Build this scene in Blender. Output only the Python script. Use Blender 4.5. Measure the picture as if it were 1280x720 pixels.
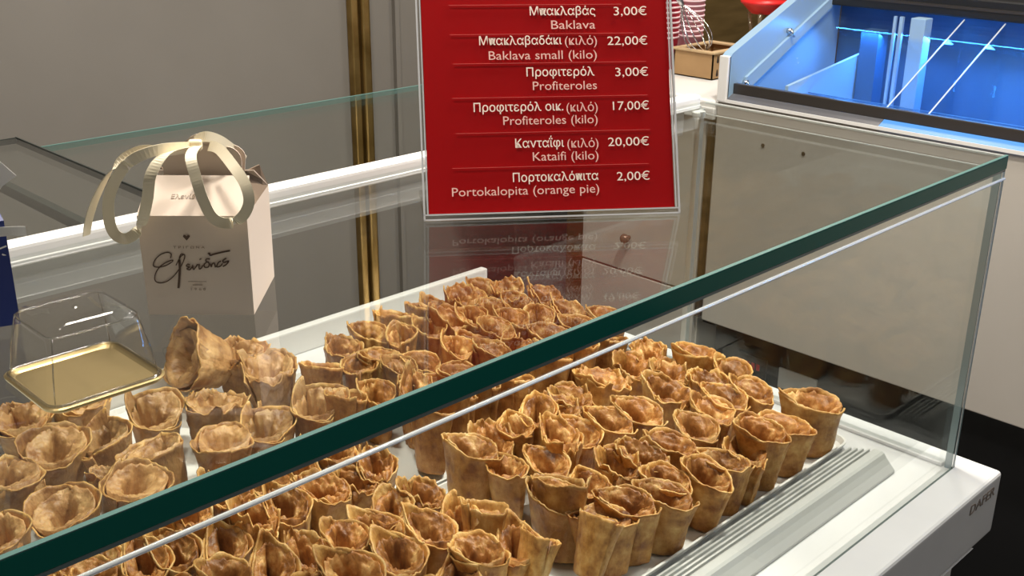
import bpy, bmesh, math, random
from mathutils import Vector, Matrix, noise
R = math.radians
random.seed(7)
for o in list(bpy.data.objects): bpy.data.objects.remove(o)
scene = bpy.context.scene
COL = scene.collection

# ---------------------------------------------------------------- camera
cam_d = bpy.data.cameras.new('camera'); cam = bpy.data.objects.new('camera', cam_d); COL.objects.link(cam)
cam_d.sensor_width = 36.0; cam_d.lens = 36.0 * 1383.356 / 1280.0
cam_d.clip_start = 0.02; cam_d.clip_end = 60
yaw, pitch, roll = R(44.837), R(20.923), R(0.497)
fw = Vector((math.sin(yaw)*math.cos(pitch), math.cos(yaw)*math.cos(pitch), -math.sin(pitch)))
rt = Vector((math.cos(yaw), -math.sin(yaw), 0)); up = rt.cross(fw)
r2 = rt*math.cos(roll) + up*math.sin(roll); u2 = up*math.cos(roll) - rt*math.sin(roll)
m = Matrix((r2, u2, -fw)).transposed().to_4x4(); m.translation = Vector((-1.40856, -0.53010, 0.78739))
cam.matrix_world = m
scene.camera = cam

# ---------------------------------------------------------------- light and exposure
scene.view_settings.view_transform = 'Standard'; scene.view_settings.look = 'None'
scene.view_settings.exposure = 0.0; scene.view_settings.gamma = 1.0
scene.view_settings.use_curve_mapping = False
world = bpy.data.worlds.new('room_world'); scene.world = world; world.use_nodes = True
bg = world.node_tree.nodes['Background']; bg.inputs[0].default_value = (1.0, 0.96, 0.90, 1); bg.inputs[1].default_value = 0.17
def area(name, loc, target, size, sy, power, color):
    d = bpy.data.lights.new(name, 'AREA'); d.shape = 'RECTANGLE'; d.size = size; d.size_y = sy
    d.energy = power; d.color = color
    o = bpy.data.objects.new(name, d); COL.objects.link(o); o.location = loc
    o.rotation_euler = (Vector(target)-Vector(loc)).to_track_quat('-Z', 'Y').to_euler()
    return o
area('ceiling_lamp_case', (0.02, 0.24, 1.85), (-0.35, 0.25, 0.0), 0.14, 0.14, 37, (1.0, 0.93, 0.82))
area('ceiling_lamp_right', (0.35, -0.12, 1.88), (0.1, 0.1, 0.0), 0.22, 0.22, 17, (1.0, 0.97, 0.92))
area('ceiling_lamp_left', (-0.98, 0.50, 1.86), (-0.95, 0.45, 0.0), 0.16, 0.16, 18, (1.0, 0.92, 0.80))
area('ceiling_lamp_rear', (-0.55, 0.95, 1.88), (-0.6, 0.7, 0.0), 0.22, 0.22, 12, (1.0, 0.92, 0.82))
area('customer_side_fill', (0.5, -1.7, 1.85), (-0.6, 0.2, 0.3), 0.7, 0.7, 12, (1.0, 0.94, 0.86))  # added soft fill behind the camera, brightens the faces towards the customer
area('ceiling_lamp_counter', (1.3, 1.0, 1.88), (1.0, 1.1, 0.3), 0.4, 0.2, 14, (1.0, 0.9, 0.78))
area('freezer_led', (0.985, -0.35, 0.435), (0.80, -0.35, 0.0), 2.3, 0.04, 15, (0.07, 0.38, 1.0))
area('freezer_front_fill', (0.70, -0.35, 0.27), (1.0, -0.35, 0.42), 2.3, 0.03, 4, (0.07, 0.40, 1.0))  # added blue fill inside the freezer, brightens back wall and end frame

# ---------------------------------------------------------------- materials
def mat(name, color=(.8,.8,.8), rough=.5, metal=0.0, spec=.5, coat=0.0, emis=None, estr=0.0):
    M = bpy.data.materials.new(name); M.use_nodes = True
    b = M.node_tree.nodes['Principled BSDF']
    b.inputs['Base Color'].default_value = (*color, 1); b.inputs['Roughness'].default_value = rough
    b.inputs['Metallic'].default_value = metal; b.inputs['Specular IOR Level'].default_value = spec
    b.inputs['Coat Weight'].default_value = coat
    if emis: b.inputs['Emission Color'].default_value = (*emis, 1); b.inputs['Emission Strength'].default_value = estr
    return M
def vary(M, c1, c2, scale=8.0, bump=0.0, bscale=60.0, stretch=(1,1,1), detail=4, lo=.35, hi=.65, rough=None):
    n = M.node_tree.nodes; l = M.node_tree.links; b = n['Principled BSDF']
    tc = n.new('ShaderNodeTexCoord'); mp = n.new('ShaderNodeMapping'); mp.inputs['Scale'].default_value = stretch
    l.new(tc.outputs['Object'], mp.inputs[0])
    t = n.new('ShaderNodeTexNoise'); t.inputs['Scale'].default_value = scale; t.inputs['Detail'].default_value = detail
    l.new(mp.outputs[0], t.inputs['Vector'])
    cr = n.new('ShaderNodeValToRGB'); cr.color_ramp.elements[0].position = lo; cr.color_ramp.elements[1].position = hi
    cr.color_ramp.elements[0].color = (*c1, 1); cr.color_ramp.elements[1].color = (*c2, 1)
    l.new(t.outputs[0], cr.inputs[0]); l.new(cr.outputs[0], b.inputs['Base Color'])
    if bump:
        t2 = n.new('ShaderNodeTexNoise'); t2.inputs['Scale'].default_value = bscale; t2.inputs['Detail'].default_value = 5
        l.new(mp.outputs[0], t2.inputs['Vector'])
        bp = n.new('ShaderNodeBump'); bp.inputs['Strength'].default_value = bump; bp.inputs['Distance'].default_value = .003
        l.new(t2.outputs[0], bp.inputs['Height']); l.new(bp.outputs[0], b.inputs['Normal'])
    return M
def pane_mat(name, tint, rough=0.0, base=.04, frost=None):
    """thin clear sheet: transparent, with a Schlick reflection on each face"""
    M = bpy.data.materials.new(name); M.use_nodes = True; n = M.node_tree.nodes; l = M.node_tree.links; n.clear()
    out = n.new('ShaderNodeOutputMaterial'); mix = n.new('ShaderNodeMixShader')
    tr = n.new('ShaderNodeBsdfTransparent'); tr.inputs[0].default_value = (*tint, 1)
    gl = n.new('ShaderNodeBsdfGlossy'); gl.inputs['Roughness'].default_value = rough
    lw = n.new('ShaderNodeLayerWeight'); lw.inputs[0].default_value = .5
    pw = n.new('ShaderNodeMath'); pw.operation = 'POWER'; pw.inputs[1].default_value = 5
    ma = n.new('ShaderNodeMath'); ma.operation = 'MULTIPLY_ADD'; ma.inputs[1].default_value = 1-base; ma.inputs[2].default_value = base
    l.new(lw.outputs['Facing'], pw.inputs[0]); l.new(pw.outputs[0], ma.inputs[0]); l.new(ma.outputs[0], mix.inputs[0])
    l.new(gl.outputs[0], mix.inputs[2])
    if frost:
        m2 = n.new('ShaderNodeMixShader'); m2.inputs[0].default_value = frost[1]
        df = n.new('ShaderNodeBsdfDiffuse'); df.inputs[0].default_value = (*frost[0], 1)
        l.new(tr.outputs[0], m2.inputs[1]); l.new(df.outputs[0], m2.inputs[2]); l.new(m2.outputs[0], mix.inputs[1])
    else: l.new(tr.outputs[0], mix.inputs[1])
    l.new(mix.outputs[0], out.inputs[0])
    return M
def pastry_mat(name, dark, mid, light, rough=.44):
    M = mat(name, mid, rough, 0, .5, .06); n = M.node_tree.nodes; l = M.node_tree.links; b = n['Principled BSDF']
    b.inputs['Coat Roughness'].default_value = .25
    tc = n.new('ShaderNodeTexCoord'); oi = n.new('ShaderNodeObjectInfo')
    off = n.new('ShaderNodeVectorMath'); off.operation = 'ADD'
    sc = n.new('ShaderNodeVectorMath'); sc.operation = 'SCALE'; sc.inputs['Scale'].default_value = 7.0
    cmb = n.new('ShaderNodeCombineXYZ')
    for i in range(3): l.new(oi.outputs['Random'], cmb.inputs[i])
    l.new(cmb.outputs[0], sc.inputs[0]); l.new(tc.outputs['Object'], off.inputs[0]); l.new(sc.outputs[0], off.inputs[1])
    t = n.new('ShaderNodeTexNoise'); t.inputs['Scale'].default_value = 38; t.inputs['Detail'].default_value = 6; t.inputs['Roughness'].default_value = .62
    l.new(off.outputs[0], t.inputs['Vector'])
    cr = n.new('ShaderNodeValToRGB'); e = cr.color_ramp.elements
    e[0].position = .33; e[0].color = (*dark, 1); e[1].position = .72; e[1].color = (*light, 1)
    k = e.new(.52); k.color = (*mid, 1)
    l.new(t.outputs[0], cr.inputs[0])
    hs = n.new('ShaderNodeHueSaturation'); mr = n.new('ShaderNodeMapRange'); mr.inputs['To Min'].default_value = .78; mr.inputs['To Max'].default_value = 1.15
    b.inputs['Subsurface Weight'].default_value = .12; b.inputs['Subsurface Radius'].default_value = (.004,.0018,.0007); b.inputs['Subsurface Scale'].default_value = 1.0
    l.new(oi.outputs['Random'], mr.inputs[0]); l.new(mr.outputs[0], hs.inputs['Value']); l.new(cr.outputs[0], hs.inputs['Color'])
    l.new(hs.outputs[0], b.inputs['Base Color'])
    t2 = n.new('ShaderNodeTexNoise'); t2.inputs['Scale'].default_value = 170; t2.inputs['Detail'].default_value = 5
    mp = n.new('ShaderNodeMapping'); mp.inputs['Scale'].default_value = (1, 1, .45); l.new(off.outputs[0], mp.inputs[0]); l.new(mp.outputs[0], t2.inputs['Vector'])
    bp = n.new('ShaderNodeBump'); bp.inputs['Strength'].default_value = .8; bp.inputs['Distance'].default_value = .0022
    l.new(t2.outputs[0], bp.inputs['Height']); l.new(bp.outputs[0], b.inputs['Normal'])
    r = n.new('ShaderNodeMapRange'); r.inputs['To Min'].default_value = rough-.12; r.inputs['To Max'].default_value = rough+.2
    l.new(t.outputs[0], r.inputs[0]); l.new(r.outputs[0], b.inputs['Roughness'])
    return M

M_white = mat('white_laminate', (.80,.79,.77), .28)
M_slab = vary(mat('white_slab', (.78,.78,.78), .22), (.66,.665,.68), (.73,.735,.745), 5)
M_tray = mat('white_melamine', (.82,.82,.80), .18)
M_rib = mat('white_plastic', (.50,.51,.50), .3)
M_darkedge = mat('dark_glass_edge', (.025,.030,.028), .3)
M_glass = pane_mat('clear_glass', (.972,.985,.975))
M_gback = pane_mat('rear_glass', (.93,.955,.94))
M_edge = mat('green_glass_edge', (.007,.105,.078), .15, 0, .25)
M_teal = mat('teal_glass_edge', (.085,.17,.155), .3, 0, .4)
M_bead = mat('clear_bead', (.86,.88,.87), .1, 0, .8)
M_corner = mat('corner_glass_edge', (.22,.30,.32), .15, 0, .7)
M_clearedge = mat('bright_glass_edge', (.62,.66,.65), .15, 0, .6)
M_greyedge = mat('grey_glass_edge', (.16,.20,.19), .15, .1, .8)
M_acrylic = pane_mat('clear_acrylic', (.97,.97,.97))
M_acedge = mat('acrylic_edge', (.62,.62,.64), .12, .15, .8)
M_frost = pane_mat('frosted_band', (.8,.8,.78), .25, .04, ((.62,.62,.59), .62))
M_chrome = mat('chrome', (.75,.75,.75), .12, 1.0)
M_steel = mat('steel', (.55,.55,.55), .3, 1.0)
M_red = mat('red_card', (.42,.001,.003), .5, 0, .15)
M_text = mat('pale_pink_ink', (.86,.52,.46), .5)
M_textb = mat('cream_ink', (.95,.80,.70), .5)
M_line = mat('thin_red_rule', (.62,.10,.09), .5)
M_wall = vary(mat('taupe_wall', (.30,.27,.235), .8), (.195,.178,.155), (.215,.197,.173), 2.5)
M_floor = vary(mat('dark_floor', (.012,.012,.013), .5), (.008,.008,.009), (.02,.02,.02), 12)
M_ceil = mat('ceiling_paint', (.55,.52,.48), .9)
M_brass = vary(mat('brass', (.36,.23,.07), .35, .85), (.26,.16,.045), (.42,.28,.10), 14)
M_brassd = mat('dark_brass', (.10,.06,.02), .4, .6)
M_wood = vary(mat('olive_brown_wood', (.14,.085,.02), .55), (.115,.068,.014), (.17,.105,.03), 6, stretch=(1,1,6))
M_panel = vary(mat('grey_beige_panel', (.50,.465,.42), .35), (.48,.445,.40), (.53,.495,.45), 2)
M_black = mat('black_plastic', (.010,.010,.011), .4)
M_blackbar = mat('black_bar', (.035,.03,.027), .3)
M_fridge = mat('blue_lit_lining', (.27,.40,.54), .3)  # pale lining with the blue LED light put into its base colour
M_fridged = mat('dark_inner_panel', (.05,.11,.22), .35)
M_fglass = pane_mat('freezer_glass', (.95,.97,.99))
M_card = vary(mat('brown_cardboard', (.36,.215,.095), .75), (.33,.195,.085), (.39,.235,.105), 10)
M_cardd = mat('cardboard_edge', (.50,.35,.19), .8)
M_hole = mat('dark_slot', (.02,.012,.008), .8)
M_bag = mat('cream_carton', (.66,.55,.455), .6)
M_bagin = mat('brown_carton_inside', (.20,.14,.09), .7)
M_ink = mat('brown_ink', (.085,.042,.022), .5)
M_inkf = mat('faint_brown_ink', (.34,.25,.18), .5)
M_inkd = mat('grey_brown_ink', (.22,.18,.15), .5)
M_ribbon = mat('cream_ribbon', (.80,.71,.52), .5)
M_blue = mat('royal_blue_paper', (.006,.022,.16), .45)
M_tissue = mat('white_paper', (.75,.74,.72), .7)
M_gold = mat('gold_board', (.55,.42,.20), .28, .8)
M_cupred = mat('red_cup', (.62,.02,.06), .5)
M_cuppink = mat('pink_cup', (.80,.36,.46), .5)
M_cupw = mat('pale_cup_rim', (.85,.62,.66), .5)
M_redlid = mat('red_plastic', (.70,.02,.02), .35)
M_clearleg = pane_mat('clear_plastic', (.88,.84,.78), .05, .08, ((.5,.4,.25), .2))
M_ledred = mat('red_digits', (.3,.01,.01), .5, emis=(1,.03,.03), estr=.10)
M_pA = pastry_mat('golden_phyllo', (.28,.10,.018), (.61,.31,.078), (.89,.58,.22))
M_pB = pastry_mat('pale_golden_phyllo', (.32,.12,.022), (.67,.37,.105), (.91,.63,.27))
M_pC = pastry_mat('deep_golden_phyllo', (.25,.085,.016), (.52,.235,.058), (.76,.44,.15))
M_pD = pastry_mat('light_tan_phyllo', (.27,.115,.035), (.52,.285,.11), (.72,.46,.21))
M_rim = pastry_mat('pale_phyllo_edge', (.40,.17,.04), (.68,.39,.12), (.87,.60,.27))
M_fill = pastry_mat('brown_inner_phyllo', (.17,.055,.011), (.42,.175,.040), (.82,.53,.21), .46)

# ---------------------------------------------------------------- mesh helpers
def link(name, bm, m, parent=None, smooth=False):
    me = bpy.data.meshes.new(name); bmesh.ops.recalc_face_normals(bm, faces=bm.faces); bm.to_mesh(me); bm.free()
    for x in (m if isinstance(m, (list, tuple)) else [m]): me.materials.append(x)
    if smooth:
        for p in me.polygons: p.use_smooth = True
    o = bpy.data.objects.new(name, me); COL.objects.link(o); o.parent = parent
    return o
def tag(o, label, cat, group=None):
    o['label'] = label; o['category'] = cat
    if group: o['group'] = group
    return o
def thing(name, label, cat, loc=(0,0,0), rz=0, group=None):
    o = bpy.data.objects.new(name, None); COL.objects.link(o); o.location = loc; o.rotation_euler = (0,0,rz); o.empty_display_size = .02
    return tag(o, label, cat, group)
def box(bm, lo, hi, mi=0, bev=0.0, seg=2):
    r = bmesh.ops.create_cube(bm, size=1.0); vs = r['verts']
    s = [hi[i]-lo[i] for i in range(3)]; c = [(hi[i]+lo[i])/2 for i in range(3)]
    for v in vs: v.co = Vector((v.co.x*s[0]+c[0], v.co.y*s[1]+c[1], v.co.z*s[2]+c[2]))
    fs = set(f for v in vs for f in v.link_faces)
    for f in fs: f.material_index = mi
    if bev:
        es = list(set(e for v in vs for e in v.link_edges))
        rr = bmesh.ops.bevel(bm, geom=es, offset=bev, segments=seg, profile=.6, affect='EDGES')
        for f in rr['faces']: f.material_index = mi
    return vs
def boxo(name, lo, hi, m, parent=None, bev=0.0, seg=2):
    bm = bmesh.new(); box(bm, lo, hi, 0, bev, seg); return link(name, bm, m, parent)
def prism(bm, pts, axis, a, b, mi=0):
    """extrude a polygon (2D points in the two other axes) along axis from a to b"""
    def mk(p, t):
        q = list(p); q.insert(axis, t); return bm.verts.new(q)
    A = [mk(p, a) for p in pts]; B = [mk(p, b) for p in pts]; n = len(pts)
    fs = [bm.faces.new(A), bm.faces.new(B[::-1])]
    for i in range(n): fs.append(bm.faces.new((A[i], A[(i+1)%n], B[(i+1)%n], B[i])))
    for f in fs: f.material_index = mi
def tube(bm, pts, r, n=8, closed=False, mi=0):
    pts = [Vector(p) for p in pts]; rings = []; N = len(pts); prev = None
    for i, p in enumerate(pts):
        if closed: d = pts[(i+1)%N]-pts[i-1]
        else: d = pts[min(i+1,N-1)]-pts[max(i-1,0)]
        d.normalize()
        if prev is None: a = d.orthogonal().normalized()
        else:
            a = prev-d*prev.dot(d)
            a = a.normalized() if a.length > 1e-6 else d.orthogonal().normalized()
        prev = a; b = d.cross(a); rr = r[i] if isinstance(r, (list, tuple)) else r
        rings.append([bm.verts.new(p+(a*math.cos(t)+b*math.sin(t))*rr) for t in [2*math.pi*k/n for k in range(n)]])
    for i in range(N if closed else N-1):
        A = rings[i]; B = rings[(i+1)%N]
        for k in range(n): bm.faces.new((A[k], A[(k+1)%n], B[(k+1)%n], B[k])).material_index = mi
    if not closed:
        bm.faces.new(rings[0][::-1]).material_index = mi; bm.faces.new(rings[-1]).material_index = mi
def lathe(bm, prof, n=40, c=(0,0), mi=0):
    rings = [[bm.verts.new((c[0]+r*math.cos(2*math.pi*k/n), c[1]+r*math.sin(2*math.pi*k/n), z)) for k in range(n)] for r, z in prof]
    for A, B in zip(rings, rings[1:]):
        for k in range(n): bm.faces.new((A[k], A[(k+1)%n], B[(k+1)%n], B[k])).material_index = mi
    return rings
def rrect(x0, y0, x1, y1, r, seg=6):
    out = []
    for cx, cy, a in ((x1-r,y1-r,0),(x0+r,y1-r,90),(x0+r,y0+r,180),(x1-r,y0+r,270)):
        for k in range(seg+1):
            t = R(a+90*k/seg); out.append((cx+r*math.cos(t), cy+r*math.sin(t)))
    return out
def loft(bm, loops, cap0=True, cap1=True, mi=0):
    V = [[bm.verts.new(p) for p in L] for L in loops]; n = len(V[0])
    for A, B in zip(V, V[1:]):
        for k in range(n): bm.faces.new((A[k], A[(k+1)%n], B[(k+1)%n], B[k])).material_index = mi
    if cap0: bm.faces.new(V[0][::-1]).material_index = mi
    if cap1: bm.faces.new(V[-1]).material_index = mi
def ribbon(bm, pts, width_dirs, th=.0006, mi=0):
    """flat strip with thickness: centre points and half-width vectors"""
    rows = []
    P = [Vector(p) for p in pts]
    for i, p in enumerate(P):
        w = Vector(width_dirs[i]); d = (P[min(i+1,len(P)-1)]-P[max(i-1,0)]).normalized(); nrm = d.cross(w).normalized()*th
        rows.append([bm.verts.new(q) for q in (p-w-nrm, p+w-nrm, p+w+nrm, p-w+nrm)])
    for A, B in zip(rows, rows[1:]):
        for k in range(4): bm.faces.new((A[k], A[(k+1)%4], B[(k+1)%4], B[k])).material_index = mi
    bm.faces.new(rows[0][::-1]); bm.faces.new(rows[-1])
def catmull(P, n=8):
    P = [Vector(p) for p in P]; out = []
    for i in range(len(P)-1):
        a, b, c, d = P[max(i-1,0)], P[i], P[i+1], P[min(i+2,len(P)-1)]
        for k in range(n):
            t = k/n
            out.append(.5*((2*b)+(c-a)*t+(2*a-5*b+4*c-d)*t*t+(3*b-a-3*c+d)*t**3))
    out.append(P[-1]); return out
def text_mesh(name, body, size, m, parent, align='RIGHT', bold=0.0, ext=.0003):
    cu = bpy.data.curves.new(name, 'FONT'); cu.body = body; cu.size = size; cu.align_x = align; cu.extrude = ext; cu.offset = bold
    cu.resolution_u = 3
    t = bpy.data.objects.new('tmp_text', cu); COL.objects.link(t)
    bpy.context.view_layer.update()
    me = bpy.data.meshes.new_from_object(t.evaluated_get(bpy.context.evaluated_depsgraph_get()))
    bpy.data.objects.remove(t); me.materials.clear(); me.materials.append(m)
    o = bpy.data.objects.new(name, me); COL.objects.link(o); o.parent = parent
    return o
def structure(o): o['kind'] = 'structure'; return o
# ---------------------------------------------------------------- setting
structure(boxo('wall_back', (-5, 2.0, -.85), (6, 2.1, 1.95), M_wall))
structure(boxo('wall_right', (1.05, 1.62, -.85), (4.5, 1.70, 1.95), M_wood))
structure(boxo('floor', (-5, -3, -.9), (6, 2.1, -.85), M_floor))
structure(boxo('ceiling', (-5, -3, 1.95), (6, 2.1, 2.0), M_ceil))
bm = bmesh.new()
box(bm, (.455, 1.975, -.85), (.478, 2.0, 1.95), 0, .004); box(bm, (.484, 1.965, -.85), (.512, 2.0, 1.95), 0, .006)
box(bm, (.477, 1.985, -.85), (.485, 2.0, 1.95), 1)
structure(link('trim_1', bm, [M_brass, M_brassd]))
structure(boxo('trim_2', (.615, 1.985, -.85), (.63, 2.0, 1.95), M_wall))

# ---------------------------------------------------------------- glass display case
H = .448; XL = -2.3
case = thing('display_case', 'long white pastry display case with clear glass top and dark green front edge', 'display case', (0,0,-.85))
def cpart(o): o.location = (0,0,.85); return o
def cbox(name, lo, hi, m, bev=0.0, seg=2, parent=None):
    o = boxo(name, lo, hi, m, parent or case, bev, seg)
    if parent is None: cpart(o)
    return o
# base slab: outline in y-z extruded along x with rounded front edge
bm = bmesh.new(); box(bm, (XL, -.053, -.1), (.040, .985, 0), 0, .008, 4)
cpart(link('base_slab', bm, M_slab, case, True)); 
for p in bpy.data.objects['base_slab'].data.polygons: p.use_smooth = False
cbox('glass_channel', (XL, -.0011, -.001), (.0, .0011, .0008), M_greyedge)
bm = bmesh.new(); prism(bm, [(-.053,-.1),(.985,-.1),(.985,-.115),(-.02,-.14),(-.045,-.115)], 0, XL, -.02)
cpart(link('apron', bm, M_slab, case))
cbox('lower_body', (XL, -.035, -.85), (-.035, .95, -.1), M_white, .004)
bm = bmesh.new()
for z0, z1 in ((-.155,-.152),(-.60,-.597)): box(bm, (-.30, -.0375, z0), (-.05, -.0345, z1))
for x in (-.30, -.053): box(bm, (x, -.0375, -.6), (x+.003, -.0345, -.152))
cpart(link('panel_outline', bm, M_greyedge, case))
# inner end ledge and rear upstand
cbox('end_ledge', (-.014, .012, 0), (.022, .95, .006), M_slab, .002)
cbox('rear_upstand', (XL, .955, 0), (.0, .972, .046), M_white, .003)
# panes
cbox('front_glass', (XL, .0, .0005), (-.0005, .009, .430), M_glass)
bm = bmesh.new(); box(bm, (XL, .001, .432), (-.0, .470, .448)); 
tg = cpart(link('top_glass', bm, M_glass, case))
bm = bmesh.new(); box(bm, (XL, -.0012, .4315), (.002, .0008, .4485), 0, .0006, 1); link('polished_edge', bm, M_edge, tg)
bm = bmesh.new(); box(bm, (XL, -.0012, .4486), (.002, .003, .4494)); link('top_bevel', bm, M_teal, tg)
bm = bmesh.new(); tube(bm, [(XL,-.0010,.4190),(.0,-.0010,.4190)], .0018, 10); cpart(link('glued_joint', bm, M_bead, case, True))
cbox('joint_shadow_line', (XL, -.0006, .4285), (.0, .0, .4312), M_greyedge)
cbox('end_glass', (-.010, .0095, .0065), (.0, .466, .431), M_glass)
bm = bmesh.new(); box(bm, (-.0105, .0, .0), (-.0085, .0095, .431)); box(bm, (-.001, -.0005, .0), (.0008, .0008, .431)); box(bm, (-.001, .009, .0), (.0008, .0105, .431))
cpart(link('corner_edge', bm, [M_corner], case))
bm = bmesh.new(); box(bm, (-.006, -.0006, .0), (-.003, .0, .43)); cpart(link('corner_joint', bm, [M_clearedge], case))
bm = bmesh.new(); box(bm, (-.0005, .0, .4455), (.0012, .466, .4487)); box(bm, (-.0105, .01, .4315), (-.009, .466, .433)); cpart(link('end_top_edge', bm, [M_clearedge], case))
cbox('rear_post', (-.010, .4665, .0065), (.0, .476, .437), M_clearedge)
cbox('post_seal', (-.004, .4765, .0065), (.0, .479, .437), M_greyedge)
bm = bmesh.new(); box(bm, (XL, .4715, .4375), (-.004, .4935, .4585), 0, .005, 3); box(bm, (XL, .470, .4375), (-.004, .478, .4435), 0, .001, 1)
cpart(link('centre_rail', bm, M_white, case))
cbox('frosted_band', (XL, .4722, .402), (-.045, .4752, .437), M_frost)
bm = bmesh.new(); tube(bm, [(-.02,.462,.418),(-.02,.462,.437)], [.006,.008], 16); box(bm, (-.03,.456,.428),(-.01,.47,.4375),0,.002,1)
cpart(link('rail_bracket', bm, M_clearedge, case))
# rear half
bm = bmesh.new(); box(bm, (-.861, .4945, .438), (-.010, .874, .446)); rt_ = cpart(link('rear_top_glass', bm, M_gback, case))
bm = bmesh.new(); box(bm, (-.861, .8742, .4385), (-.012, .8768, .4465)); link('polished_edge', bm, M_teal, rt_)
bm = bmesh.new(); box(bm, (XL, .4945, .438), (-.866, .946, .446)); rt2 = cpart(link('rear_top_glass', bm, M_gback, case))
bm = bmesh.new(); box(bm, (-.8645, .4945, .4375), (-.8625, .949, .447)); box(bm, (XL, .9465, .4385), (-.8625, .949, .4465)); link('polished_edge', bm, M_darkedge, rt2)
cbox('glass_support', (-.954, .4945, .4250), (-.944, .94, .4370), M_darkedge)
cbox('rear_end_glass', (-.008, .4795, .0065), (.0, .874, .437), M_glass)
t = text_mesh('brand_lettering', 'DAFER', .0215, M_inkd, case, 'LEFT', .0001); t.location = (-.060, -.0535, -.0300+.85); t.rotation_euler = (R(90),0,0); t.scale = (1.25,1,1)

# ribbed strip in front of the trays
prof = [(.050,.001),(.050,.005),(.064,.019),(.068,.0245),(.072,.026),(.082,.026),(.0845,.0245)]
y = .0845
for k in range(4): prof += [(y+.001,.0150-.0022*k),(y+.0038,.0145-.0022*k),(y+.0052,.0225-.0030*k),(y+.0075,.0228-.0030*k),(y+.0090,.0215-.0030*k)]; y += .0092
prof += [(.124,.006),(.124,.001)]
bm = bmesh.new(); prism(bm, prof, 0, XL+.05, -.078)
tag(link('ribbed_strip', bm, M_rib), 'white ribbed plastic strip lying between the front trays and front glass', 'strip')

# trays
def tray(label, x0, y0, x1, y1):
    bm = bmesh.new()
    def L(d, z, r): return [(x, y, z) for x, y in rrect(x0+d, y0+d, x1-d, y1-d, r)]
    loft(bm, [L(.010,.0012,.014), L(.004,.006,.018), L(.0,.0135,.022), L(.0,.0150,.022), L(.003,.0152,.020), L(.007,.0075,.016), L(.012,.0045,.012)])
    return tag(link('serving_tray', bm, M_tray, None, False), label, 'tray', 'white serving trays in the display case')
tray('white serving tray nearest the ribbed strip and right end, full of golden pastry cones', -.612, .128, -.058, .447)
tray('white serving tray at front left, under the smaller golden pastry cones', -1.45, .150, -.622, .572)
tray('white serving tray behind the front right one, under the red sign', -.640, .452, -.045, .868)
tray('white serving tray at rear left, under the large pale pastry rolls', -1.45, .592, -.650, .952)

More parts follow.
